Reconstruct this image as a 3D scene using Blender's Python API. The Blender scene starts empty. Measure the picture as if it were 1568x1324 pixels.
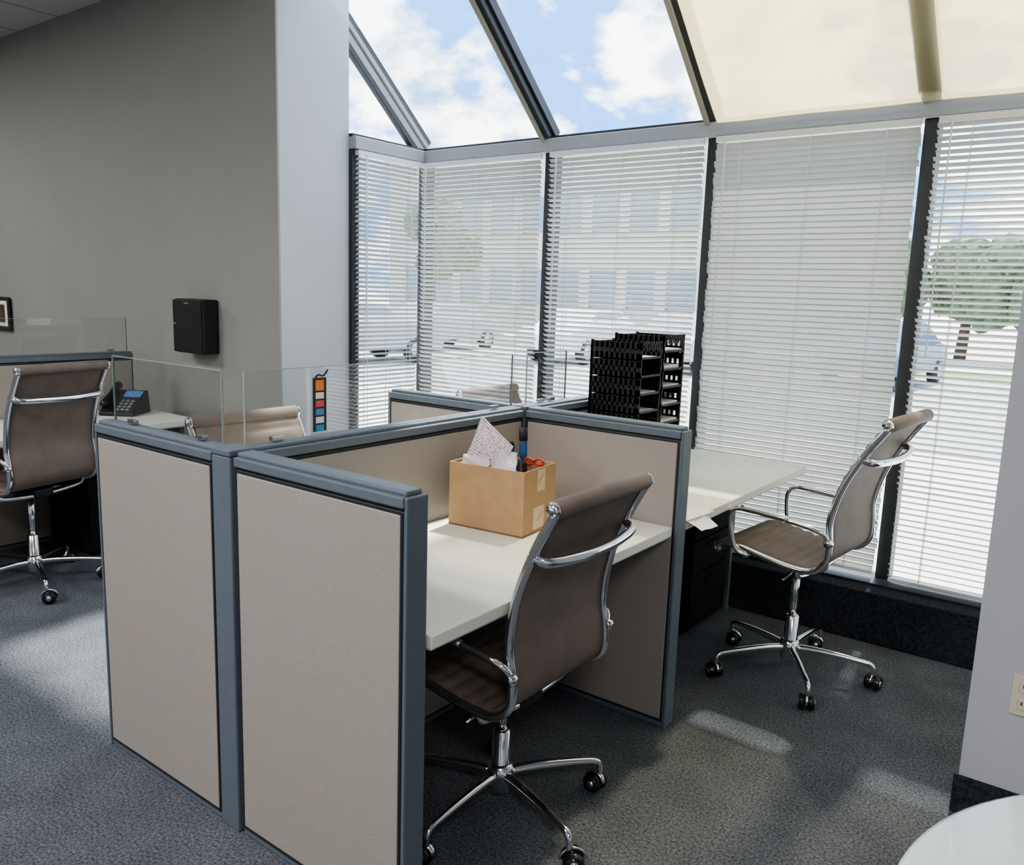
import bpy, bmesh, math, random
from mathutils import Vector, Matrix
random.seed(7)
SC=bpy.context.scene
COL=SC.collection

# ------------------------------------------------------------ materials
def _new(name):
    m=bpy.data.materials.new(name); m.use_nodes=True
    nt=m.node_tree; nt.nodes.clear()
    o=nt.nodes.new('ShaderNodeOutputMaterial')
    return m,nt,o
def mat(name,col,rough=.5,metal=0,var=0,vscale=20,bump=0,bscale=200,spec=.5,coat=0,stretch=None):
    m,nt,o=_new(name)
    b=nt.nodes.new('ShaderNodeBsdfPrincipled'); nt.links.new(b.outputs[0],o.inputs[0])
    b.inputs['Base Color'].default_value=(*col,1); b.inputs['Roughness'].default_value=rough
    b.inputs['Metallic'].default_value=metal; b.inputs['Specular IOR Level'].default_value=spec
    b.inputs['Coat Weight'].default_value=coat
    tc=nt.nodes.new('ShaderNodeTexCoord'); mp=nt.nodes.new('ShaderNodeMapping')
    nt.links.new(tc.outputs['Object'],mp.inputs[0])
    if stretch: mp.inputs['Scale'].default_value=stretch
    if var>0:
        n=nt.nodes.new('ShaderNodeTexNoise'); n.inputs['Scale'].default_value=vscale; n.inputs['Detail'].default_value=6
        nt.links.new(mp.outputs[0],n.inputs['Vector'])
        r=nt.nodes.new('ShaderNodeValToRGB')
        r.color_ramp.elements[0].position=.3; r.color_ramp.elements[1].position=.7
        r.color_ramp.elements[0].color=(*[max(0,c*(1-var)) for c in col],1)
        r.color_ramp.elements[1].color=(*[min(1,c*(1+var)) for c in col],1)
        nt.links.new(n.outputs['Fac'],r.inputs[0]); nt.links.new(r.outputs[0],b.inputs['Base Color'])
    if bump>0:
        n2=nt.nodes.new('ShaderNodeTexNoise'); n2.inputs['Scale'].default_value=bscale; n2.inputs['Detail'].default_value=4
        nt.links.new(mp.outputs[0],n2.inputs['Vector'])
        bp=nt.nodes.new('ShaderNodeBump'); bp.inputs['Strength'].default_value=bump; bp.inputs['Distance'].default_value=.004
        nt.links.new(n2.outputs['Fac'],bp.inputs['Height']); nt.links.new(bp.outputs[0],b.inputs['Normal'])
    return m
def glassmat(name,tint=(1,1,1),refl=.06,k=.12):
    m,nt,o=_new(name)
    t=nt.nodes.new('ShaderNodeBsdfTransparent'); t.inputs[0].default_value=(*tint,1)
    g=nt.nodes.new('ShaderNodeBsdfGlossy'); g.inputs['Roughness'].default_value=.02
    lw=nt.nodes.new('ShaderNodeLayerWeight'); lw.inputs[0].default_value=.25
    mu=nt.nodes.new('ShaderNodeMath'); mu.operation='MULTIPLY_ADD'; mu.inputs[1].default_value=k; mu.inputs[2].default_value=refl
    mx=nt.nodes.new('ShaderNodeMixShader')
    nt.links.new(lw.outputs['Fresnel'],mu.inputs[0]); nt.links.new(mu.outputs[0],mx.inputs[0])
    nt.links.new(t.outputs[0],mx.inputs[1]); nt.links.new(g.outputs[0],mx.inputs[2]); nt.links.new(mx.outputs[0],o.inputs[0])
    return m
def transl(name,col,tcol,fac,wr=0,openw=0):
    m,nt,o=_new(name)
    d=nt.nodes.new('ShaderNodeBsdfDiffuse'); d.inputs[0].default_value=(*col,1)
    t=nt.nodes.new('ShaderNodeBsdfTranslucent'); t.inputs[0].default_value=(*tcol,1)
    mx=nt.nodes.new('ShaderNodeMixShader'); mx.inputs[0].default_value=fac
    nt.links.new(d.outputs[0],mx.inputs[1]); nt.links.new(t.outputs[0],mx.inputs[2]); out=mx
    if openw:
        tr=nt.nodes.new('ShaderNodeBsdfTransparent'); tr.inputs[0].default_value=(1,.90,.66,1)
        m2=nt.nodes.new('ShaderNodeMixShader'); m2.inputs[0].default_value=openw
        nt.links.new(mx.outputs[0],m2.inputs[1]); nt.links.new(tr.outputs[0],m2.inputs[2]); out=m2
    nt.links.new(out.outputs[0],o.inputs[0])
    if wr:
        n=nt.nodes.new('ShaderNodeTexNoise'); n.inputs['Scale'].default_value=wr
        bp=nt.nodes.new('ShaderNodeBump'); bp.inputs['Strength'].default_value=.25; bp.inputs['Distance'].default_value=.02
        nt.links.new(n.outputs['Fac'],bp.inputs['Height']); nt.links.new(bp.outputs[0],d.inputs['Normal']); nt.links.new(bp.outputs[0],t.inputs['Normal'])
    return m
def carpet():
    m,nt,o=_new('carpet_loop')
    b=nt.nodes.new('ShaderNodeBsdfPrincipled'); b.inputs['Roughness'].default_value=1; b.inputs['Specular IOR Level'].default_value=.1
    nt.links.new(b.outputs[0],o.inputs[0])
    tc=nt.nodes.new('ShaderNodeTexCoord')
    n=nt.nodes.new('ShaderNodeTexNoise'); n.inputs['Scale'].default_value=125; n.inputs['Detail'].default_value=3; n.inputs['Roughness'].default_value=.7
    n3=nt.nodes.new('ShaderNodeTexNoise'); n3.inputs['Scale'].default_value=5; n3.inputs['Detail'].default_value=5
    for q in (n,n3): nt.links.new(tc.outputs['Object'],q.inputs['Vector'])
    r=nt.nodes.new('ShaderNodeValToRGB')
    e=r.color_ramp.elements; e[0].position=.34; e[0].color=(.046,.053,.067,1); e[1].position=.68; e[1].color=(.195,.208,.232,1)
    nt.links.new(n.outputs['Fac'],r.inputs[0])
    r2=nt.nodes.new('ShaderNodeValToRGB'); e=r2.color_ramp.elements; e[0].position=.3; e[0].color=(.82,.82,.82,1); e[1].position=.7; e[1].color=(1.1,1.1,1.08,1)
    nt.links.new(n3.outputs['Fac'],r2.inputs[0])
    mx=nt.nodes.new('ShaderNodeMix'); mx.data_type='RGBA'; mx.blend_type='MULTIPLY'; mx.inputs[0].default_value=1
    nt.links.new(r.outputs[0],mx.inputs[6]); nt.links.new(r2.outputs[0],mx.inputs[7]); nt.links.new(mx.outputs[2],b.inputs['Base Color'])
    bp=nt.nodes.new('ShaderNodeBump'); bp.inputs['Strength'].default_value=.7; bp.inputs['Distance'].default_value=.005
    nt.links.new(n.outputs['Fac'],bp.inputs['Height']); nt.links.new(bp.outputs[0],b.inputs['Normal'])
    return m
def tiles():
    m,nt,o=_new('ceiling_tiles')
    b=nt.nodes.new('ShaderNodeBsdfPrincipled'); b.inputs['Roughness'].default_value=.95; nt.links.new(b.outputs[0],o.inputs[0])
    tc=nt.nodes.new('ShaderNodeTexCoord'); br=nt.nodes.new('ShaderNodeTexBrick'); br.offset=0
    br.inputs['Scale'].default_value=1; br.inputs['Brick Width'].default_value=.61; br.inputs['Row Height'].default_value=.61
    br.inputs['Mortar Size'].default_value=.012; br.inputs['Color1'].default_value=(.66,.67,.66,1); br.inputs['Color2'].default_value=(.64,.65,.64,1); br.inputs['Mortar'].default_value=(.36,.37,.36,1)
    nt.links.new(tc.outputs['Object'],br.inputs['Vector']); nt.links.new(br.outputs['Color'],b.inputs['Base Color'])
    return m
def printed(name,base,ink,lines=16):
    m,nt,o=_new(name)
    b=nt.nodes.new('ShaderNodeBsdfPrincipled'); b.inputs['Roughness'].default_value=.8; nt.links.new(b.outputs[0],o.inputs[0])
    tc=nt.nodes.new('ShaderNodeTexCoord'); sp=nt.nodes.new('ShaderNodeSeparateXYZ'); nt.links.new(tc.outputs['UV'],sp.inputs[0])
    a=nt.nodes.new('ShaderNodeMath'); a.operation='MULTIPLY'; a.inputs[1].default_value=lines; nt.links.new(sp.outputs[1],a.inputs[0])
    f=nt.nodes.new('ShaderNodeMath'); f.operation='FRACT'; nt.links.new(a.outputs[0],f.inputs[0])
    g=nt.nodes.new('ShaderNodeMath'); g.operation='LESS_THAN'; g.inputs[1].default_value=.4; nt.links.new(f.outputs[0],g.inputs[0])
    mp=nt.nodes.new('ShaderNodeMapping'); mp.inputs['Scale'].default_value=(22,lines,1); nt.links.new(tc.outputs['UV'],mp.inputs[0])
    n=nt.nodes.new('ShaderNodeTexNoise'); n.inputs['Scale'].default_value=1.; nt.links.new(mp.outputs[0],n.inputs['Vector'])
    h=nt.nodes.new('ShaderNodeMath'); h.operation='GREATER_THAN'; h.inputs[1].default_value=.5; nt.links.new(n.outputs['Fac'],h.inputs[0])
    k=nt.nodes.new('ShaderNodeMath'); k.operation='MULTIPLY'; nt.links.new(g.outputs[0],k.inputs[0]); nt.links.new(h.outputs[0],k.inputs[1])
    mx=nt.nodes.new('ShaderNodeMix'); mx.data_type='RGBA'; mx.inputs[6].default_value=(*base,1); mx.inputs[7].default_value=(*ink,1)
    nt.links.new(k.outputs[0],mx.inputs[0]); nt.links.new(mx.outputs[2],b.inputs['Base Color'])
    return m

M={}
M['carpet']=carpet(); M['tiles']=tiles()
M['curb']=mat('curb_carpet',(.035,.04,.05),1,var=.5,vscale=90,bump=.6,bscale=95,spec=.1)
M['wallsh']=mat('wall_paint_shaded',(.33,.33,.305),.85,var=.03,vscale=2,bump=.08,bscale=250,spec=.2)  # same paint as the column, darkened for the side unlit by the windows
M['wallw']=mat('wall_paint_white',(.52,.53,.57),.85,var=.02,vscale=2,bump=.08,bscale=250,spec=.2)
M['fabric']=mat('panel_fabric',(.365,.333,.305),.95,var=.07,vscale=260,bump=.25,bscale=420,spec=.1)
M['slate']=mat('slate_metal_trim',(.130,.158,.188),.5,var=.04,vscale=30,bump=.05,bscale=500)
M['dark']=mat('dark_gap',(.02,.022,.025),.7,var=.1)
M['lam']=mat('desk_laminate',(.80,.80,.72),.5,var=.02,vscale=60)
M['lamedge']=mat('desk_edge',(.62,.62,.58),.5,var=.02,vscale=60)
M['leather']=mat('taupe_leather',(.185,.148,.128),.6,var=.10,vscale=12,bump=.25,bscale=260,spec=.3)
M['chrome']=mat('chrome',(.82,.83,.85),.13,1,var=.02,vscale=5)
M['black']=mat('black_plastic',(.018,.018,.02),.45,var=.15,vscale=60)
M['blackm']=mat('black_matte',(.012,.012,.014),.8,var=.15,vscale=60,spec=.2)
M['blackg']=mat('black_gloss',(.015,.016,.02),.2,var=.1,vscale=60)
M['card']=mat('cardboard',(.46,.295,.165),.85,var=.06,vscale=25,bump=.12,bscale=150,spec=.2)
M['cardi']=mat('cardboard_inside',(.42,.27,.15),.9,var=.08,vscale=25,spec=.2)
M['tape']=mat('box_label',(.66,.50,.33),.35,var=.05,vscale=40)
M['orange']=mat('orange_print',(.75,.22,.06),.6,var=.1)
M['white']=mat('white_plastic',(.70,.71,.71),.5,var=.02)
M['paper']=mat('paper_white',(.82,.81,.81),.8,var=.03,vscale=8)
M['receipt']=printed('printed_paper',(.80,.70,.74),(.30,.20,.3),20)
M['pink']=mat('paper_lilac',(.76,.69,.73),.8,var=.03,vscale=8)
M['blue']=mat('blue_rubber',(.03,.10,.26),.5,var=.1)
M['red']=mat('red_rubber',(.6,.05,.03),.5,var=.1)
M['steel']=mat('steel',(.5,.5,.52),.3,1,var=.03)
M['lcd']=mat('lcd_blue',(.12,.25,.6),.25,var=.1,vscale=60)
M['glass']=glassmat('window_glass',(.97,.99,.99),.01,.08)
M['screen']=glassmat('screen_glass',(.965,.98,.975),.025,.15)
M['gedge']=mat('glass_edge',(.30,.36,.35),.2,var=.1,vscale=30)
M['blind']=transl('blind_slat_white',(.50,.51,.485),(.50,.52,.49),.20)
M['shade']=transl('roller_shade_cream',(.66,.58,.38),(.66,.56,.30),.55,3,.17)
M['mull']=mat('mullion_bronze',(.03,.032,.035),.45,var=.1,vscale=20)
M['mulll']=mat('mullion_beige',(.36,.34,.28),.5,var=.04,vscale=20)
M['header']=mat('header_grey',(.36,.37,.37),.6,var=.03,vscale=10)
M['ivory']=mat('ivory_plastic',(.70,.66,.52),.4,var=.02)
M['table']=mat('table_white',(.86,.92,.95),.12,var=.02,vscale=4,coat=.4)
M['concrete']=mat('concrete_ground',(.66,.61,.54),.9,var=.10,vscale=1.2)
M['asphalt']=mat('asphalt',(.40,.40,.40),.9,var=.12,vscale=3)
M['grass']=mat('grass',(.20,.30,.11),1,var=.25,vscale=3,bump=.5,bscale=30)
M['leaf']=mat('leaves',(.12,.17,.09),.9,var=.5,vscale=5,bump=1,bscale=12)
M['bark']=mat('bark',(.10,.07,.05),.9,var=.3,vscale=10)
M['bldg']=mat('stucco_beige',(.60,.55,.49),.9,var=.05,vscale=1)
M['bglass']=mat('building_glass',(.24,.32,.38),.3,var=.15,vscale=.6,spec=.3)
M['carp']=[mat('car_paint_silver',(.45,.47,.5),.25,.4,var=.03),mat('car_paint_blue',(.08,.16,.34),.25,.2,var=.03),mat('car_paint_white',(.75,.77,.8),.25,var=.02),mat('car_paint_grey',(.25,.25,.26),.25,.2,var=.03)]
m,nt,o=_new('fill_glow'); e=nt.nodes.new('ShaderNodeEmission'); e.inputs[0].default_value=(1,.97,.94,1); e.inputs[1].default_value=3; nt.links.new(e.outputs[0],o.inputs[0]); M['fillglow']=m  # glow for the added ceiling fill panels

# ------------------------------------------------------------ helpers
def group(name,loc=(0,0,0),rot=0):
    e=bpy.data.objects.new(name,None); e.empty_display_size=.1; e.location=loc; e.rotation_euler=(0,0,rot); COL.objects.link(e); return e
def mobj(name,vs,fs,m,parent=None,smooth=False,bevel=0,seg=2,extra=None):
    me=bpy.data.meshes.new(name); me.from_pydata([tuple(v) for v in vs],[],fs); me.update()
    bm=bmesh.new(); bm.from_mesh(me); bmesh.ops.recalc_face_normals(bm,faces=bm.faces)
    if bevel>0: bmesh.ops.bevel(bm,geom=list(bm.edges),offset=bevel,segments=seg,affect='EDGES',profile=.5)
    bm.to_mesh(me); bm.free()
    if smooth:
        for p in me.polygons: p.use_smooth=True
    me.materials.append(m)
    ob=bpy.data.objects.new(name,me); COL.objects.link(ob)
    if parent: ob.parent=parent
    return ob
def bx(name,lo,hi,m,parent=None,bevel=0,seg=2):
    x0,y0,z0=lo; x1,y1,z1=hi
    vs=[(x0,y0,z0),(x1,y0,z0),(x1,y1,z0),(x0,y1,z0),(x0,y0,z1),(x1,y0,z1),(x1,y1,z1),(x0,y1,z1)]
    fs=[(0,3,2,1),(4,5,6,7),(0,1,5,4),(1,2,6,5),(2,3,7,6),(3,0,4,7)]
    return mobj(name,vs,fs,m,parent,False,bevel,seg)
def cr(pts,n=8):
    P=[Vector(p) for p in pts]; P=[P[0]*2-P[1]]+P+[P[-1]*2-P[-2]]; out=[]
    for i in range(1,len(P)-2):
        for k in range(n):
            t=k/n; a,b,c,d=P[i-1],P[i],P[i+1],P[i+2]
            out.append(.5*((2*b)+(c-a)*t+(2*a-5*b+4*c-d)*t*t+(3*b-a-3*c+d)*t**3))
    out.append(P[-2]); return out
def tube(name,pts,r,m,parent=None,n=12,flat=None):
    P=[Vector(p) for p in pts]; rs=r if isinstance(r,(list,tuple)) else [r]*len(P)
    vs=[];fs=[]; up=None
    for i,p in enumerate(P):
        t=(P[min(i+1,len(P)-1)]-P[max(i-1,0)]).normalized()
        if up is None:
            up=Vector((0,0,1)) if abs(t.z)<.9 else Vector((1,0,0))
        s=t.cross(up).normalized(); up=s.cross(t).normalized()
        for k in range(n):
            a=2*math.pi*k/n; fy=flat if flat else 1
            vs.append(p+s*math.cos(a)*rs[i]+up*math.sin(a)*rs[i]*fy)
    for i in range(len(P)-1):
        for k in range(n):
            k2=(k+1)%n; fs.append((i*n+k,i*n+k2,(i+1)*n+k2,(i+1)*n+k))
    fs.append(tuple(range(n))); fs.append(tuple(range((len(P)-1)*n,len(P)*n)))
    ob=mobj(name,vs,fs,m,parent,True)
    return ob
def cyl(name,p1,p2,r,m,parent=None,n=24,bev=.0):
    p1=Vector(p1);p2=Vector(p2);d=(p2-p1)
    if bev>0:
        u=d.normalized(); return tube(name,[p1,p1+u*.0001,p1+u*bev,p2-u*bev,p2-u*.0001,p2],[r-bev,r-bev,r,r,r-bev,r-bev],m,parent,n)
    return tube(name,[p1,p2],r,m,parent,n)
def lathe(name,prof,m,parent=None,n=32,loc=(0,0,0)):
    vs=[];fs=[]
    for r,z in prof:
        for k in range(n):
            a=2*math.pi*k/n; vs.append((loc[0]+r*math.cos(a),loc[1]+r*math.sin(a),loc[2]+z))
    for i in range(len(prof)-1):
        for k in range(n):
            k2=(k+1)%n; fs.append((i*n+k,i*n+k2,(i+1)*n+k2,(i+1)*n+k))
    fs.append(tuple(range(n))); fs.append(tuple(range((len(prof)-1)*n,len(prof)*n)))
    return mobj(name,vs,fs,m,parent,True)

# ------------------------------------------------------------ room dims
WX,WY,WZ,SP=-1.925,2.80,2.366,.988
CURBY,CURBZ=2.563,.235
LW,LB=1.653,2.156
CZ=3.25
TAN=.86
RY1=WY-(CZ-WZ)/TAN
XR=4.9; XL=-7.0; YB=-5.5

bx('floor',(XL,YB,-.1),(XR,WY+.05,0),M['carpet'])
bx('ceiling',(XL,YB,CZ),(XR,RY1+.0,CZ+.1),M['tiles'])
bx('wall_left',(XL-.1,YB,0),(XL,LW+.1,CZ),M['wallsh'])
bx('wall_back',(XL,YB-.1,0),(XR,YB,CZ),M['wallw'])
bx('wall_right',(XR,YB,0),(XR+.1,WY+.1,CZ+.2),M['wallw'])
bx('wall_shaded',(XL,LW,0),(WX,LW+.012,CZ),M['wallsh'])
bx('wall_column',(XL,LW+.0125,0),(WX,LB,CZ+.45),M['wallw'])
bx('wall_stub',(1.587,1.427,0),(XR,1.56,CZ),M['wallw'])
bx('baseboard_stub',(1.575,1.415,0),(XR,1.427,.119),M['curb'],bevel=.003)
bx('baseboard_shaded_wall',(XL,LW-.012,0),(WX,LW,.1),M['curb'],bevel=.003)
bx('wall_curb',(WX,CURBY,0),(XR,WY+.05,CURBZ),M['curb'],bevel=.006)
bx('trim_sill',(WX,CURBY+.10,CURBZ),(XR,WY+.05,CURBZ+.012),M['mull'])
bx('wall_curb_gable',(WX-.05,LB,0),(WX+.12,CURBY,CURBZ),M['curb'],bevel=.006)
bx('trim_header',(WX-.05,WY-.07,WZ-.075),(XR,WY+.08,WZ-.005),M['header'],bevel=.004)
bx('trim_header_top',(WX-.05,WY-.045,WZ-.005),(XR,WY+.08,WZ+.012),M['mull'])
bx('trim_gable_header',(WX-.08,LB,WZ-.075),(WX+.06,WY-.07,WZ-.005),M['header'],bevel=.004)
bx('trim_gable_header_top',(WX-.08,LB,WZ-.005),(WX+.03,WY-.05,WZ+.012),M['mull'])
bx('trim_roof_top',(WX+.001,RY1-.10,CZ-.06),(XR,RY1+.02,CZ+.12),M['header'])
for k in range(0,7):
    x=WX+k*SP
    bx('trim_mullion.%03d'%k,(x-.03,WY-.028,CURBZ+.012),(x+.03,WY+.06,WZ-.075),M['mull'],bevel=.003)
bx('trim_mullion_gable',(WX-.06,LB,CURBZ),(WX+.03,LB+.05,WZ-.075),M['mull'])
for k in range(0,6):
    x=WX+k*SP
    bx('window_%d'%(k+1),(x+.03,WY+.01,CURBZ+.012),(x+SP-.03,WY+.016,WZ-.075),M['glass'])
bx('window_7',(WX-.02,LB+.05,CURBZ),(WX-.014,WY-.03,WZ-.075),M['glass'])
zt=WZ+(WY-LB)*TAN
mobj('window_8',[(WX-.02,LB,WZ+.01),(WX-.02,WY-.03,WZ+.01),(WX-.02,LB,zt)],[(0,1,2)],M['glass'])
def sloped(name,x0,x1,off0,off1,m,parent=None,y0=WY,y1=None,bevel=.003):
    y1=RY1-.05 if y1 is None else y1
    nrm=Vector((0,TAN,1)).normalized()
    vs=[]
    for y in (y0,y1):
        z=WZ+(WY-y)*TAN
        for x in (x0,x1):
            for o_ in (off0,off1):
                vs.append((x,y+nrm.y*o_,z+nrm.z*o_))
    fs=[(0,1,3,2),(4,6,7,5),(0,2,6,4),(1,5,7,3),(0,4,5,1),(2,3,7,6)]
    return mobj(name,vs,fs,m,parent,False,bevel)
g=group('trim_rafter.000')
sloped('rafter_web',WX-.045,WX-.006,-.060,.095,M['mull'],g,y1=LB-.15)
sloped('rafter_band',WX-.030,WX-.0035,-.030,.012,M['mulll'],g,y1=LB-.15)
sloped('rafter_band_upper',WX-.030,WX-.0035,.030,.060,M['mulll'],g,y1=LB-.15)
for k in range(1,7):
    x=WX+k*SP
    g=group('trim_rafter.%03d'%k)
    sloped('rafter_web',x-.022,x+.022,-.05,.06,M['mull'],g)
    sloped('rafter_cap',x-.036,x-.008,-.062,-.045,M['mulll'],g)
    sloped('rafter_flange',x-.038,x+.038,-.012,.0,M['mull'],g)
    if k>=3: sloped('added_streak_strip',x-.045,x+.045,-.074,-.064,M['mull'],g,y0=WY-.08)  # dark strip added behind the fabric to deepen the rafter's streak
for k in range(0,6):
    x=WX+k*SP
    sloped('window_roof_%d'%(k+1),x+.02-(.022 if k==0 else 0),x+SP-.02,.02,.026,M['glass'],bevel=0)
def shade(name,x0,x1):
    vs=[];fs=[];nx,ny=60,30
    nrm=Vector((0,TAN,1)).normalized()
    for j in range(ny+1):
        y=WY-.05+(RY1-.03-(WY-.05))*j/ny; z=WZ+(WY-y)*TAN
        for i in range(nx+1):
            x=x0+(x1-x0)*i/nx
            dxm=((x-(WX+3*SP)+SP/2)%SP)-SP/2
            o_=-.085-.022*math.sin(math.pi*j/ny)*(1-math.exp(-(dxm/.14)**2)*.6)-.003*math.sin(i*.9+j*.35)
            vs.append((x,y+nrm.y*o_,z+nrm.z*o_))
    for j in range(ny):
        for i in range(nx):
            a=j*(nx+1)+i; fs.append((a,a+1,a+nx+2,a+nx+1))
    return mobj(name,vs,fs,M['shade'],None,True)
shade('roller_shade',WX+2*SP+.045,XR-.01)

# ------------------------------------------------------------ blinds
def blind(x0,x1,tilt,axis='x',fixed=WY-.065,zb=.275,name='window_blind'):
    g=group(name); top=WZ-.08
    pitch=.027; w=.028; vs=[];fs=[]; z=zb+.02; q=0
    def pt(u,v,zz): return (u,fixed+v,zz) if axis=='x' else (fixed-v,u,zz)
    while z<top-.03:
        tl=math.radians(tilt+random.uniform(-2.5,2.5)); prof=[]
        for s in (-1,-.33,.33,1):
            v=s*w/2; crown=.0022*(1-s*s)
            prof.append((v*math.cos(tl)+crown*math.sin(tl),-v*math.sin(tl)+crown*math.cos(tl)))
        b=len(vs)
        dz=random.uniform(-.0008,.0008)
        e0=random.uniform(0,.010); e1=random.uniform(0,.010)
        for (v,h) in prof:
            vs.append(pt(x0-e0,v,z+h+dz)); vs.append(pt(x1+e1,v,z+h-dz))
        for i in range(3): fs.append((b+2*i,b+2*i+1,b+2*i+3,b+2*i+2))
        z+=pitch; q+=1
    mobj('slats',vs,fs,M['blind'],g,True)
    def bb(nm,u0,u1,v0,v1,z0,z1,m):
        a=pt(u0,v0,z0);c=pt(u1,v1,z1)
        bx(nm,tuple(min(a[i],c[i]) for i in range(3)),tuple(max(a[i],c[i]) for i in range(3)),m,g)
    bb('headrail',x0,x1,-.018,.018,top-.028,top,M['white'])
    bb('bottom_rail',x0,x1,-.013,.013,zb-.005,zb+.009,M['white'])
    for f in (.14,.5,.86):
        u=x0+(x1-x0)*f
        bb('ladder_cord',u-.0014,u+.0014,-.0165,-.0150,zb,top-.02,M['white'])
        bb('ladder_cord',u-.0014,u+.0014,.0150,.0165,zb,top-.02,M['white'])
    bb('tilt_wand',x0+.05,x0+.056,-.03,-.024,top-1.0,top-.02,M['white'])
for k in range(0,6):
    x=WX+k*SP
    blind(x+.036,x+SP-.036,[42,33,72,30,32,32][k],zb=.275 if k!=3 else .26)
blind(LB+.02,WY-.11,33,axis='y',fixed=WX+.045)

# ------------------------------------------------------------ partitions
PH=1.077; T=.067
def panel(g,axis,a,b,f,ends=(1,1)):
    def B(nm,u0,u1,v0,v1,z0,z1,m,bev=0):
        if axis=='x': bx(nm,(u0,v0,z0),(u1,v1,z1),m,g,bev)
        else: bx(nm,(v0,u0,z0),(v1,u1,z1),m,g,bev)
    B('frame',a,b,f+.004,f+T-.004,.0,PH-.045,M['slate'],.004)
    B('fabric_front',a+.010,b-.010,f-.001,f+.02,.03,PH-.052,M['fabric'],.004)
    B('fabric_rear',a+.010,b-.010,f+T-.02,f+T+.001,.03,PH-.052,M['fabric'],.004)
    B('shadow_reveal_front',a+.004,b-.004,f+.001,f+.010,.022,PH-.047,M['dark'])
    B('shadow_reveal_rear',a+.004,b-.004,f+T-.010,f+T-.001,.022,PH-.047,M['dark'])
    B('cap_gap',a,b,f+.006,f+T-.006,PH-.047,PH-.038,M['dark'])
    B('top_cap',a,b,f-.003,f+T+.003,PH-.038,PH-.012,M['slate'],.004)
    B('top_cap_upper',a+.001,b-.001,f+.008,f+T-.008,PH-.014,PH,M['slate'],.005)
def post(g,x0,x1,y0,y1,h=PH):
    bx('post',(x0,y0,0),(x1,y1,h-.015),M['slate'],g,.005)
    bx('post_cap',(x0-.002,y0-.002,h-.015),(x1+.002,y1+.002,h+.003),M['slate'],g,.004)
hs=T/2
g=group('cubicle_partition')
panel(g,'x',-.661,-.05,0)
panel(g,'x',.05,.654,0)
post(g,-.044,.036,-.004,T+.004)
panel(g,'y',.075,1.272,-hs)
post(g,-.035,.035,1.276,1.347)
panel(g,'x',-.688,-.04,1.278)
panel(g,'x',.04,.681,1.278)
panel(g,'y',1.352,2.545,-hs)
for (x0,x1,y0,y1) in ((.654,.664,.0,T),(.681,.691,1.278,1.278+T),(-.671,-.661,0,T),(-.698,-.688,1.278,1.278+T)):
    bx('end_trim',(x0,y0,0),(x1,y1,PH-.012),M['slate'],g,.004)
g2=group('cubicle_partition')
PX=-3.085
panel(g2,'y',-.9,.2,PX); panel(g2,'y',.21,1.40,PX)
panel(g2,'x',PX-.7,PX-.005,.10)

def gscreen(axis,a,b,f,z0=PH+.0045,z1=1.275):
    g=group('glass_screen')
    def B(nm,u0,u1,v0,v1,zz0,zz1,m,bev=0):
        if axis=='x': bx(nm,(u0,v0,zz0),(u1,v1,zz1),m,g,bev)
        else: bx(nm,(v0,u0,zz0),(v1,u1,zz1),m,g,bev)
    B('pane',a,b,f-.003,f+.003,z0,z1,M['screen'])
    B('edge_top',a,b,f-.003,f+.003,z1,z1+.002,M['gedge'])
    B('edge_a',a-.002,a,f-.003,f+.003,z0,z1,M['gedge']); B('edge_b',b,b+.002,f-.003,f+.003,z0,z1,M['gedge'])
    for u in (a+.1,b-.1): B('clip',u-.02,u+.02,f-.008,f+.008,z0-.0005,z0+.012,M['steel'],.002)
gscreen('x',-.60,-.045,hs)
gscreen('y',.07,1.235,0)
gscreen('y',1.33,1.60,0)
gscreen('y',-.6,1.38,PX+hs)
g=group('payment_sticker_strip')
y0,y1=.293,.342
bx('strip',(.0035,y0,1.09),(.0045,y1,1.245),M['black'],g)
cols=[(.85,.25,.05),(.8,.8,.8),(.75,.1,.1),(.1,.25,.6),(.8,.8,.8),(.05,.3,.55)]
zz=1.238
for i,c in enumerate(cols):
    hh=.030 if i==0 else .018
    bx('badge_%d'%i,(.0046,y0+.010,zz-hh),(.0052,y1-.010,zz),mat('badge_%d'%i,c,.5,var=.05),g); zz-=hh+.0055
tube('flourish',cr([(.004,y0+.01,1.245),(.004,y0+.02,1.253),(.004,y1-.01,1.25),(.004,y1+.006,1.266)],6),.0028,M['black'],g,8)

# ------------------------------------------------------------ desks
def desk(name,x0,x1,y0,y1,seams=(),legs=()):
    g=group(name); ys=[y0]+list(seams)+[y1]
    for i in range(len(ys)-1):
        bx('top_%d'%i,(x0,ys[i]+.001,.703),(x1,ys[i+1]-.001,.735),M['lam'],g,.003)
        bx('edge_%d'%i,(x0+.01,ys[i]+.005,.698),(x1-.006,ys[i+1]-.005,.703),M['lamedge'],g)
    for (a,b,c,d,e,f) in legs: bx('support',(a,c,e),(b,d,f),M['slate'],g,.003)
    return g
desk('desk',.038,.674,.072,1.274,legs=[(.04,.5,.075,.085,.62,.70),(.04,.5,1.258,1.272,.62,.70)])
desk('desk',.038,.674,1.350,2.70,seams=(2.10,),legs=[(.06,.42,2.47,2.50,0,.698)])
desk('desk',-.674,-.038,.072,1.274,legs=[(-.5,-.04,.075,.085,.62,.70),(-.5,-.04,1.258,1.272,.62,.70)])
desk('desk',-.674,-.038,1.350,2.54,legs=[(-.5,-.04,1.352,1.362,.62,.70),(-.5,-.06,2.50,2.53,0,.698)])
desk('desk',PX+T+.004,-2.37,.16,1.42,legs=[(PX+T+.01,-2.5,1.38,1.41,0,.698),(PX+T+.01,-2.5,.17,.20,0,.698)])
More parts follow.
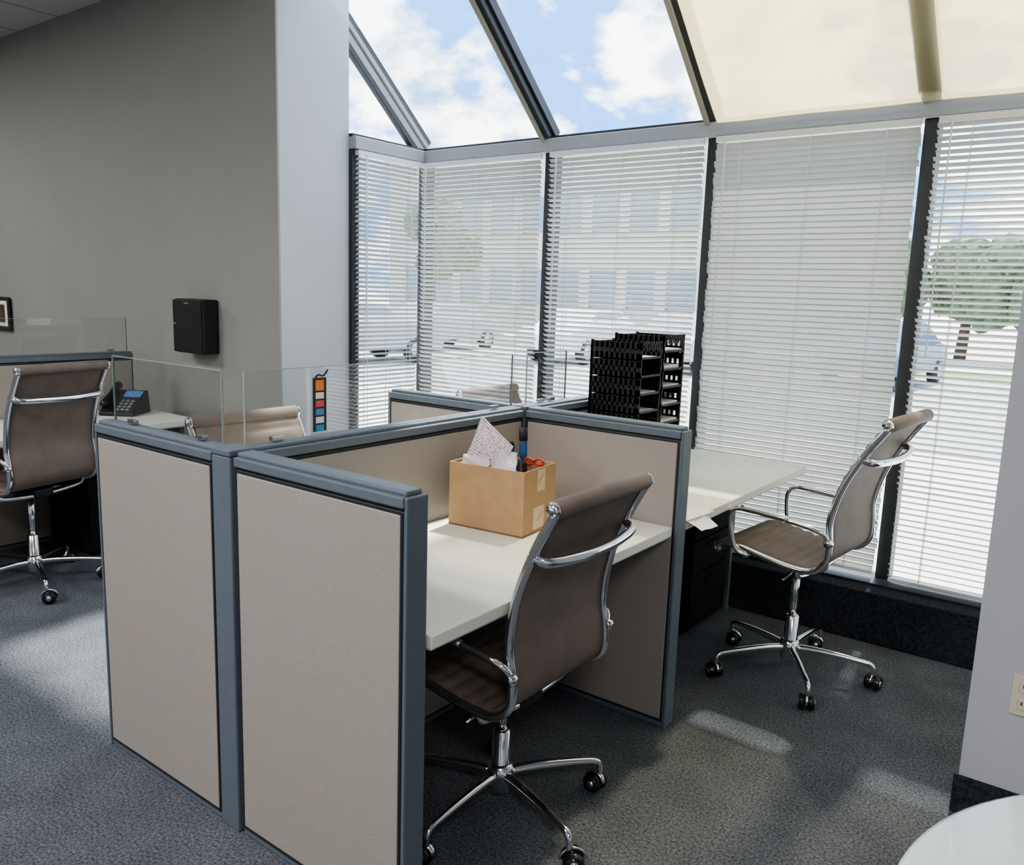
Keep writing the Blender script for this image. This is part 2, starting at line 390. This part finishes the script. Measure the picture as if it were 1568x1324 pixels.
def pedestal(x0,y0,x1,y1,face):
    g=group('drawer_pedestal'); bx('body',(x0,y0,.03),(x1,y1,.60),M['blackm'],g,.005)
    for i,(a,b) in enumerate(((.04,.28),(.29,.44),(.45,.59))):
        xx=x1 if face>0 else x0
        bx('drawer_%d'%i,(min(xx,xx+face*.015),y0+.008,a),(max(xx,xx+face*.015),y1-.008,b),M['blackm'],g,.004)
        bx('pull_%d'%i,(min(xx+face*.015,xx+face*.025),(y0+y1)/2-.06,b-.035),(max(xx+face*.015,xx+face*.025),(y0+y1)/2+.06,b-.02),M['blackm'],g,.002)
    for a in (x0+.04,x1-.04):
        for b in (y0+.04,y1-.04): cyl('foot',(a,b,0),(a,b,.035),.015,M['black'],g,12)
pedestal(.06,2.05,.40,2.45,1)
pedestal(PX+.1,.85,-2.55,1.25,1)

# ------------------------------------------------------------ chairs
PROF=[(-.245,.435),(-.225,.462),(-.16,.466),(-.05,.447),(.06,.432),(.14,.438),(.188,.485),(.190,.56),(.178,.65),(.198,.78),(.245,.90),(.300,1.005)]
def chair(x,y,rot,dz,brot,lean=0):
    g=group('office_chair',(x,y,0),math.radians(rot))
    def LN(a,b): return a+lean*max(0,b-.50)**1.3*2.0
    pr=cr([(LN(a,b),0,b) for a,b in PROF],8)
    L=[0]
    for i in range(1,len(pr)): L.append(L[-1]+(pr[i]-pr[i-1]).length)
    N=150; smp=[]
    for k in range(N+1):
        s=L[-1]*k/N; i=0
        while i<len(L)-2 and L[i+1]<s: i+=1
        t=(s-L[i])/(L[i+1]-L[i]); smp.append((pr[i].lerp(pr[i+1],t),s))
    W=.214; top=[];bot=[]
    for k,(p,s) in enumerate(smp):
        a=smp[max(k-1,0)][0]; b=smp[min(k+1,N)][0]; t=(b-a).normalized(); nn=Vector((-t.z,0,t.x))
        rib=.0065*abs(math.sin(math.pi*s/.048))**.6
        top.append(p+nn*(.004+rib)); bot.append(p-nn*(.006))
    vs=[];fs=[];ny=8
    for lst,sg in ((top,1),(bot,-1)):
        for p in lst:
            for j in range(ny+1):
                f=j/ny*2-1
                vs.append((p.x,W*f,p.z+dz))
    n1=(N+1)*(ny+1)
    for k in range(N):
        for j in range(ny):
            a=k*(ny+1)+j; fs.append((a,a+1,a+ny+2,a+ny+1)); b=a+n1; fs.append((b,b+ny+1,b+ny+2,b+1))
        a=k*(ny+1); fs.append((a,a+ny+1,a+ny+1+n1,a+n1)); a+=ny; fs.append((a,a+n1,a+n1+ny+1,a+ny+1))
    for k in (0,N):
        for j in range(ny):
            a=k*(ny+1)+j; fs.append((a,a+n1,a+n1+1,a+1))
    mobj('sling_seat_back',vs,fs,M['leather'],g,True)
    for nm,p,r in (('top_roll',pr[-1],.024),('front_roll',pr[0],.020)):
        c=Vector((p.x,0,p.z+dz))
        cyl(nm,c+Vector((0,-.222,0)),c+Vector((0,.222,0)),r,M['leather'],g,24,.004)
        for sg in (-1,1):
            cyl(nm+'_cap',c+Vector((0,sg*.222,0)),c+Vector((0,sg*.234,0)),r*.86,M['chrome'],g,24,.004)
            cyl(nm+'_bolt',c+Vector((0,sg*.233,0)),c+Vector((0,sg*.238,0)),r*.4,M['steel'],g,16)
    for sg in (-1,1):
        pts=[(p.x+.006,sg*.224,p.z+dz-.004) for p in pr]
        tube('side_rail',pts,.0125,M['chrome'],g,12)
        arm=[(.200,sg*.230,.555),(.178,sg*.250,.592),(.09,sg*.262,.612),(-.04,sg*.266,.622),(-.135,sg*.266,.626),(-.172,sg*.264,.600),(-.172,sg*.258,.53),(-.150,sg*.245,.455),(-.105,sg*.228,.435)]
        tube('armrest_loop',cr([(a,b,c+dz) for a,b,c in arm],8),.0095,M['chrome'],g,12)
        tube('armrest_pad',cr([(a,b,c+dz+.004) for a,b,c in ((.06,sg*.263,.615),(-.04,sg*.266,.622),(-.13,sg*.266,.626))],6),[.010]+[.013]*11+[.010],M['chrome'],g,12)
        cyl('arm_joint',(.200,sg*.222,.555+dz),(.200,sg*.246,.555+dz),.017,M['chrome'],g,16,.004)
    zc=.868+dz; xc=LN(.243,.868)
    tube('back_stretcher',cr([(xc-.01,-.226,zc+.012),(xc+.035,-.205,zc),(xc+.055,-.1,zc-.006),(xc+.06,0,zc-.008),(xc+.055,.1,zc-.006),(xc+.035,.205,zc),(xc-.01,.226,zc+.012)],8),.0115,M['chrome'],g,12,flat=1.3)
    for xx,zz in ((-.13,.452),(.09,.422)):
        tube('seat_stretcher',cr([(xx,-.226,zz+dz),(xx,-.19,zz-.03+dz),(xx,0,zz-.045+dz),(xx,.19,zz-.03+dz),(xx,.226,zz+dz)],8),.011,M['chrome'],g,12)
    bx('tilt_mechanism',(-.14,-.05,.365+dz),(.11,.05,.41+dz),M['black'],g,.012,3)
    bx('mechanism_plate',(-.10,-.085,.385+dz),(.05,.085,.405+dz),M['black'],g,.006)
    tube('height_lever',[(0,.04,.378+dz),(-.02,.16,.372+dz),(-.03,.21,.362+dz)],.005,M['steel'],g,8)
    cyl('lever_knob',(-.03,.205,.363+dz),(-.034,.245,.355+dz),.011,M['black'],g,12,.003)
    tube('tension_rod',[(-.14,0,.385+dz),(-.20,0,.375+dz)],.007,M['steel'],g,8)
    cyl('tension_knob',(-.19,0,.377+dz),(-.225,0,.37+dz),.022,M['black'],g,16,.004)
    cyl('tension_lever',(.02,-.05,.38+dz),(.03,-.20,.365+dz),.005,M['steel'],g,8)
    cyl('column',(0,0,.235),(0,0,.372+dz),.017,M['chrome'],g,24)
    lathe('column_sleeve',[(.018,.255),(.026,.25),(.027,.13),(.03,.125)],M['chrome'],g)
    lathe('hub',[(.026,.150),(.036,.145),(.040,.12),(.038,.075),(.03,.065)],M['chrome'],g)
    for k in range(5):
        a=math.radians(brot-rot+72*k); d=Vector((math.cos(a),math.sin(a),0)); R=.318
        pts=[d*.03+Vector((0,0,.115)),d*.10+Vector((0,0,.118)),d*.20+Vector((0,0,.114)),d*(R-.03)+Vector((0,0,.106)),d*(R-.008)+Vector((0,0,.100)),d*(R+.002)+Vector((0,0,.085)),d*(R+.003)+Vector((0,0,.060))]
        tube('leg_%d'%(k+1),cr(pts,5),[.016-.006*min(1,i/18) for i in range(31)],M['chrome'],g,12)
        ca=random.uniform(0,6.28); w=Vector((math.cos(ca),math.sin(ca),0)); f=Vector((-w.y,w.x,0))
        c=d*R+f*.012+Vector((0,0,.0295))
        for sg in (-1,1): cyl('caster_%d_wheel'%(k+1),c+w*sg*.006,c+w*sg*.028,.0295,M['blackg'],g,20,.005)
        hood=[]
        for j in range(9):
            an=math.radians(10+j*20); hood.append(c+f*math.cos(an)*.033*-1+Vector((0,0,math.sin(an)*.033)))
        tube('caster_%d_hood'%(k+1),hood,.0095,M['chrome'],g,8,flat=.5)
        cyl('caster_%d_axle'%(k+1),c-w*.030,c+w*.030,.012,M['chrome'],g,12)
    return g
chair(.52,.55,0,0.0,-17)
chair(.875,2.02,-5,.09,13,lean=.07)
chair(-2.37,.50,12,.09,-15)
chair(-.40,.565,180,0.02,20)
chair(-.40,1.98,180,0.01,40)

# ------------------------------------------------------------ cardboard box with tools
g=group('cardboard_box',(.225,.905,.736),math.radians(6))
bxw,byw,bh,th=.143,.105,.212,.005
bx('bottom',(-bxw,-byw,0),(bxw,byw,th),M['cardi'],g)
bx('side_front',(-bxw,-byw,0),(bxw,-byw+th,bh),M['card'],g)
bx('side_rear',(-bxw,byw-th,0),(bxw,byw,bh),M['card'],g)
bx('side_left',(-bxw,-byw+th,0),(-bxw+th,byw-th,bh),M['card'],g)
bx('side_right',(bxw-th,-byw+th,0),(bxw,byw-th,bh),M['card'],g)
bx('label_upper',(bxw,-.02,.135),(bxw+.001,.03,.205),M['tape'],g)
bx('label_lower',(bxw,-.04,.012),(bxw+.001,.03,.085),M['tape'],g)
for i,(zz) in enumerate((.165,.04)):
    for j in range(4):
        bx('print_mark',(bxw+.001,-.012+j*.009,zz-.004+j*.008),(bxw+.0015,-.006+j*.009,zz+.008+j*.006),M['orange'],g)
bx('flap_rear',(-bxw+.01,byw-.016,bh-.07),(bxw-.01,byw-.008,bh-.002),M['cardi'],g)
bx('contents_base',(-bxw+.01,-byw+.01,th),(bxw-.01,byw-.01,.10),M['cardi'],g)
g=group('crumpled_receipt')
def sheet(nm,p00,p10,p01,p11,m,amp,parent,n=10,seed=1):
    rnd=random.Random(seed); vs=[];fs=[]
    P=[Vector(p) for p in (p00,p10,p01,p11)]; nr=(P[1]-P[0]).cross(P[2]-P[0]).normalized()
    for j in range(n+1):
        for i in range(n+1):
            u,v=i/n,j/n; q=P[0]*(1-u)*(1-v)+P[1]*u*(1-v)+P[2]*(1-u)*v+P[3]*u*v
            q=q+nr*(amp*(math.sin(u*5+seed)*math.cos(v*4)+.6*math.sin(v*9+u*6))+rnd.uniform(-1,1)*amp*.12)
            vs.append(q)
    for j in range(n):
        for i in range(n):
            a=j*(n+1)+i; fs.append((a,a+1,a+n+2,a+n+1))
    ob=mobj(nm,vs,fs,m,parent,True)
    uv=ob.data.uv_layers.new(name='UVMap')
    for l in ob.data.loops:
        vi=l.vertex_index; uv.data[l.index].uv=((vi%(n+1))/n,(vi//(n+1))/n)
    return ob
sheet('sheet_main',(.095,.835,.90),(.225,.85,.885),(.14,.89,1.095),(.265,.905,1.005),M['receipt'],.005,g,seed=2)
sheet('sheet_fold',(.21,.835,.885),(.310,.86,.935),(.235,.89,.995),(.285,.905,.985),M['pink'],.007,g,seed=5)
sheet('sheet_low',(.095,.83,.92),(.22,.83,.925),(.10,.85,.965),(.20,.86,.965),M['pink'],.006,g,seed=9)
def screwd(g,p,d,m1,L=.11,r=.013):
    p=Vector(p);d=Vector(d).normalized()
    tube('handle',[p,p+d*.01,p+d*.03,p+d*(L*.6),p+d*(L*.9),p+d*L],[r*.6,r,r*1.05,r*.85,r,r*.5],m1,g,10)
    cyl('collar',p+d*.06,p+d*L,r*1.1,M['black'],g,10,.003)
    cyl('shaft',p-d*.10,p,.003,M['steel'],g,8)
g=group('screwdriver'); screwd(g,(.262,.965,.955),(-.1,.1,1),M['blue'],.105,.014)
g=group('screwdriver'); screwd(g,(.235,.950,.925),(-.25,.0,1),M['blue'],.085,.014)
g=group('scissors')
for q in (0,1):
    c=Vector((.300+.035*q,.945+.01*q,.955))
    ring=[c+Vector((.017*math.cos(t*.524),.0,.010*math.sin(t*.524))) for t in range(13)]
    tube('finger_ring_%d'%q,ring,.0045,M['red'],g,8)
    tube('blade_%d'%q,[c+Vector((0,0,-.01)),c+Vector((-.01+.0*q,0,-.11))],.003,M['steel'],g,6)
g=group('pliers')
for q in (-1,1): tube('handle_%d'%q,cr([(.285+.006*q,.925,.85),(.285+.014*q,.925,.90),(.285+.012*q,.925,.96)],5),.007,M['black'] if q>0 else M['blue'],g,8)
g=group('loose_paper')
sheet('sheet',(.50,1.36,.738),(.68,1.37,.739),(.52,1.55,.738),(.70,1.56,.741),M['paper'],.0006,g,seed=3)
sheet('sheet_drape',(.677,1.38,.7375),(.725,1.40,.705),(.677,1.53,.7375),(.735,1.52,.700),M['paper'],.003,g,seed=4)

# ------------------------------------------------------------ stacked letter trays (open towards +X)
def trays(x0,y0,w,d,n,ph,seed):
    g=group('letter_tray_stack'); z=.736; x1=x0+w;y1=y0+d; rnd=random.Random(seed)
    vs=[];fs=[]
    def add(lo,hi):
        b=len(vs); a0,b0,c0=lo;a1,b1,c1=hi
        vs.extend([(a0,b0,c0),(a1,b0,c0),(a1,b1,c0),(a0,b1,c0),(a0,b0,c1),(a1,b0,c1),(a1,b1,c1),(a0,b1,c1)])
        for f in [(0,3,2,1),(4,5,6,7),(0,1,5,4),(1,2,6,5),(2,3,7,6),(3,0,4,7)]: fs.append(tuple(i+b for i in f))
    for i in range(n):
        zb=z+i*ph
        add((x0,y0,zb),(x1,y1,zb+.003))
        for c,e in ((y0,y0+.004),(y1-.004,y1)):
            add((x0,c,zb),(x1,e,zb+.026)); add((x0,c,zb+ph*.60),(x1,e,zb+ph*.95))
            k=0
            while x0+k*.024<x1-.005:
                add((x0+k*.024,c,zb),(x0+k*.024+.013,e,zb+ph*.92)); k+=1
        add((x0,y0,zb),(x0+.004,y1,zb+ph*.9))
        add((x1-.004,y0,zb),(x1,y1,zb+.012))
        for a in (x0,x1-.010):
            for c in (y0,y1-.010): add((a,c,zb),(a+.010,c+.010,zb+ph))
        if rnd.random()<.8:
            hgt=.006+.014*rnd.random()
            bx('papers_%d'%i,(x0+.02,y0+.012,zb+.004),(x1-.006-.01*rnd.random(),y1-.014,zb+.004+hgt),M['paper'],g)
    zt=z+n*ph
    add((x1-.004,y0,zt-.012),(x1,y1,zt))
    k=0
    while y0+k*.022<y1-.005:
        add((x1-.004,y0+k*.022,zt-.035),(x1,y0+k*.022+.008,zt)); k+=1
    mobj('tray_frames',vs,fs,M['black'],g)
trays(.042,1.72,.238,.185,8,.0735,1)
trays(.042,1.915,.238,.195,8,.0765,2)

# ------------------------------------------------------------ wall dispenser
g=group('wall_dispenser')
bx('body',(-2.79,LW-.11,1.085),(-2.49,LW-.001,1.405),M['black'],g,.012,3)
bx('front_cover',(-2.785,LW-.122,1.09),(-2.495,LW-.108,1.40),M['black'],g,.006,3)
bx('latch',(-2.775,LW-.126,1.25),(-2.755,LW-.120,1.262),M['steel'],g,.002)
bx('logo_plate',(-2.66,LW-.124,1.375),(-2.61,LW-.1215,1.385),M['steel'],g)

# ------------------------------------------------------------ desk phone
g=group('desk_phone',(-2.80,1.22,.736),math.radians(35))
mobj('base',[(-.1,-.11,0),(.1,-.11,0),(.1,.11,0),(-.1,.11,0),(-.1,-.11,.02),(.1,-.11,.02),(.1,.09,.13),(-.1,.09,.13)],[(0,1,2,3),(4,5,6,7),(0,1,5,4),(1,2,6,5),(2,3,7,6),(3,0,4,7)],M['black'],g,False,.006)
def onface(u,v,h): return Vector((u,-.11+v*.2,.02+v*.11+h))
def patch(nm,u0,u1,v0,v1,h,m):
    a=[onface(u0,v0,-.004),onface(u1,v0,-.004),onface(u1,v1,-.004),onface(u0,v1,-.004),onface(u0,v0,h),onface(u1,v0,h),onface(u1,v1,h),onface(u0,v1,h)]
    mobj(nm,a,[(0,1,2,3),(4,5,6,7),(0,1,5,4),(1,2,6,5),(2,3,7,6),(3,0,4,7)],m,g)
patch('screen',-.02,.08,.68,.92,.004,M['lcd'])
for i in range(3):
    for j in range(4): patch('key_%d_%d'%(i,j),-.01+i*.028,.010+i*.028,.12+j*.12,.19+j*.12,.006,M['steel'])
tube('handset',[onface(-.072,.05,.03),onface(-.072,.12,.038),onface(-.072,.5,.04),onface(-.072,.86,.038),onface(-.072,.95,.03)],[.024,.022,.014,.022,.024],M['blackg'],g,12)

g=group('picture_frame')
bx('frame',(-5.62,LW-.03,1.08),(-5.28,LW-.013,1.34),M['black'],g,.004)
bx('mat_board',(-5.59,LW-.032,1.11),(-5.31,LW-.030,1.31),M['paper'],g)
bx('photo',(-5.55,LW-.034,1.14),(-5.35,LW-.032,1.28),M['bark'],g)

# ------------------------------------------------------------ outlet
g=group('wall_outlet')
bx('plate',(1.690,1.421,.355),(1.765,1.4268,.475),M['ivory'],g,.002)
for z in (.388,.440):
    bx('socket',(1.708,1.4185,z-.015),(1.747,1.4215,z+.018),M['ivory'],g,.003)
    bx('slot_a',(1.717,1.418,z),(1.720,1.4187,z+.010),M['dark'],g); bx('slot_b',(1.735,1.418,z),(1.738,1.4187,z+.010),M['dark'],g)

# ------------------------------------------------------------ round table
g=group('round_table')
TX,TY=2.20,-.09
lathe('table_top',[(.50,.712),(.518,.716),(.525,.726),(.522,.737),(.512,.741),(.3,.7412)],M['table'],g,96,(TX,TY,0))
lathe('table_column',[(.05,.712),(.035,.68),(.035,.10),(.05,.04)],M['chrome'],g,32,(TX,TY,0))
lathe('table_foot',[(.06,.045),(.25,.018),(.27,.0)],M['chrome'],g,64,(TX,TY,0))

# ------------------------------------------------------------ added fill panels on the ceiling, out of view, brightening the room
def fill_panel(x,y,w):
    g=group('added_fill_light',(x,y,CZ))
    for (a,b,c,d) in ((-.6,.6,-.3,-.27),(-.6,.6,.27,.3),(-.6,-.57,-.27,.27),(.57,.6,-.27,.27)): bx('frame',(a,c,-.03),(b,d,-.001),M['white'],g)
    bx('fill_sheet',(-.57,-.27,-.015),(.57,.27,-.008),M['fillglow'],g)
    l=bpy.data.lights.new('added_fill_area','AREA'); l.shape='RECTANGLE'; l.size=1.1; l.size_y=.5; l.energy=w; l.color=(1,.975,.96)
    o=bpy.data.objects.new('added_fill_area',l); o.location=(0,0,-.04); o.parent=g; COL.objects.link(o)
for (x,y,w) in ((.2,-1.6,62),(-3.6,-1.4,60),(3.2,-2.6,75),(-1.6,-3.8,85),(-5.6,-.3,36)): fill_panel(x,y,w)

# ------------------------------------------------------------ outside
bx('ground_outside',(-70,-30,-.6),(60,70,-.30),M['concrete'])
bx('parking_lot',(-45,10,-.30),(30,22,-.285),M['asphalt'])
bx('lawn',(-45,22.2,-.30),(40,25,-.27),M['grass'])
g=group('office_building')
bx('body',(-36,36,-.3),(-9,48,9),M['bldg'],g)
for z in (1.0,4.8):
    bx('window_band',(-35,35.9,z),(-10,36.0,z+1.8),M['bglass'],g)
    for k in range(12): bx('pier',(-35+k*2.2,35.8,z-.2),(-34.4+k*2.2,35.95,z+2.0),M['bldg'],g)
bx('parapet',(-36.2,35.7,8.8),(-8.8,48.2,9.3),M['bldg'],g)
def tree(x,y,h,r):
    g=group('tree'); tube('trunk',[(x,y,-.3),(x+.1,y,h*.4),(x,y+.1,h*.7)],[.2,.15,.08],M['bark'],g,8)
    bm=bmesh.new()
    for k in range(9):
        c=Vector((x+random.uniform(-r,r)*.8,y+random.uniform(-r,r)*.6,h*.62+random.uniform(-.35,.38)*h*.75)); rr=r*random.uniform(.35,.6)
        res=bmesh.ops.create_icosphere(bm,subdivisions=3,radius=rr)
        for v in res['verts']:
            v.co=v.co*(1+random.uniform(-.16,.16))+c
    me=bpy.data.meshes.new('foliage'); bm.to_mesh(me); bm.free(); me.materials.append(M['leaf'])
    o=bpy.data.objects.new('foliage',me); COL.objects.link(o); o.parent=g
for (x,y,h,r) in ((-26,29,5.6,2.0),(-6,30,3.4,1.8),(-3,31,3.7,1.9),(0,30,3.3,1.8),(3,31,3.8,1.9),(6,30,3.5,1.8),(9,31,3.8,1.9),(12,30,3.6,1.9),(16,31,4.2,2.1)): tree(x,y,h,r)
def car(x,y,rot,ci):
    g=group('car',(x,y,-.285),math.radians(rot))
    prof=[(-2.2,.35),(-2.25,.75),(-2.0,.92),(-1.35,.98),(-.75,1.42),(.55,1.44),(1.25,1.0),(2.05,.88),(2.25,.65),(2.2,.32)]
    vs=[];n=len(prof)
    for sg in (-1,1):
        for (a,b) in prof: vs.append((a,sg*(.85 if b<1.1 else .68),b))
    fs=[tuple(range(n)),tuple(range(n,2*n))]+[(i,(i+1)%n,n+(i+1)%n,n+i) for i in range(n)]
    mobj('body',vs,fs,M['carp'][ci],g,False,.05,2)
    for sg in (-1,1):
        mobj('side_window',[(-1.15,sg*.83,1.02),(1.05,sg*.83,1.02),(.5,sg*.72,1.36),(-.7,sg*.72,1.36)],[(0,1,2,3)],M['bglass'],g)
        for a in (-1.35,1.35):
            cyl('wheel',(a,sg*.66,.32),(a,sg*.88,.32),.32,M['black'],g,24,.03); cyl('hubcap',(a,sg*.87,.32),(a,sg*.89,.32),.19,M['steel'],g,16)
    mobj('windshield',[(.62,-.6,1.40),(.62,.6,1.40),(1.22,.72,1.04),(1.22,-.72,1.04)],[(0,1,2,3)],M['bglass'],g)
for (x,y,r,c) in ((-13.5,12.6,80,0),(-10.4,18.5,90,2),(-15.5,18,90,0),(-7.2,18.5,92,0),(-2.7,19,88,1),(1.6,13.4,92,2)): car(x,y,r,c)

# ------------------------------------------------------------ world
w=bpy.data.worlds.new('sky_world'); SC.world=w; w.use_nodes=True; nt=w.node_tree; nt.nodes.clear()
o=nt.nodes.new('ShaderNodeOutputWorld'); b=nt.nodes.new('ShaderNodeBackground'); nt.links.new(b.outputs[0],o.inputs[0])
tc=nt.nodes.new('ShaderNodeTexCoord'); mp=nt.nodes.new('ShaderNodeMapping'); mp.inputs['Scale'].default_value=(1,1,1.7); mp.inputs['Location'].default_value=(.35,.1,.2)
nt.links.new(tc.outputs['Generated'],mp.inputs[0])
n=nt.nodes.new('ShaderNodeTexNoise'); n.inputs['Scale'].default_value=6.5; n.inputs['Detail'].default_value=10; n.inputs['Roughness'].default_value=.55
nt.links.new(mp.outputs[0],n.inputs['Vector'])
r=nt.nodes.new('ShaderNodeValToRGB'); e=r.color_ramp.elements; e[0].position=.45; e[0].color=(0,0,0,1); e[1].position=.54; e[1].color=(1,1,1,1)
nt.links.new(n.outputs['Fac'],r.inputs[0])
n2=nt.nodes.new('ShaderNodeTexNoise'); n2.inputs['Scale'].default_value=13; n2.inputs['Detail'].default_value=7; nt.links.new(mp.outputs[0],n2.inputs['Vector'])
r2=nt.nodes.new('ShaderNodeValToRGB'); e=r2.color_ramp.elements; e[0].position=.38; e[0].color=(.62,.72,.88,1); e[1].position=.56; e[1].color=(1.5,1.5,1.5,1)
nt.links.new(n2.outputs['Fac'],r2.inputs[0])
mx=nt.nodes.new('ShaderNodeMix'); mx.data_type='RGBA'; mx.inputs[6].default_value=(.17,.44,.95,1)
nt.links.new(r2.outputs[0],mx.inputs[7])
nt.links.new(r.outputs[0],mx.inputs[0]); nt.links.new(mx.outputs[2],b.inputs[0]); b.inputs[1].default_value=3.2
s=bpy.data.lights.new('sun','SUN'); s.energy=12; s.angle=math.radians(3); s.color=(1,.95,.87)
so=bpy.data.objects.new('sun',s); COL.objects.link(so)
so.rotation_euler=Vector((.06,-.54,-1)).to_track_quat('-Z','Y').to_euler(); so.location=(-4,8,12)
SC.view_settings.view_transform='AgX'
SC.view_settings.look='AgX - Medium High Contrast'

# ------------------------------------------------------------ camera
yaw,pit,rol=[math.radians(v) for v in (36.815,9.582,1.881)]
F=Vector((-math.sin(yaw)*math.cos(pit),math.cos(yaw)*math.cos(pit),-math.sin(pit)))
R=Vector((math.cos(yaw),math.sin(yaw),0)); D=F.cross(R); R2=R*math.cos(rol)-D*math.sin(rol); D2=F.cross(R2)
mw=Matrix((( R2.x,-D2.x,-F.x,1.852),(R2.y,-D2.y,-F.y,-1.226),(R2.z,-D2.z,-F.z,1.5),(0,0,0,1)))
c=bpy.data.cameras.new('camera'); c.sensor_fit='HORIZONTAL'; c.sensor_width=36; c.lens=1261.9/1568*36; c.clip_start=.05; c.clip_end=300
co=bpy.data.objects.new('camera',c); COL.objects.link(co); co.matrix_world=mw; SC.camera=co
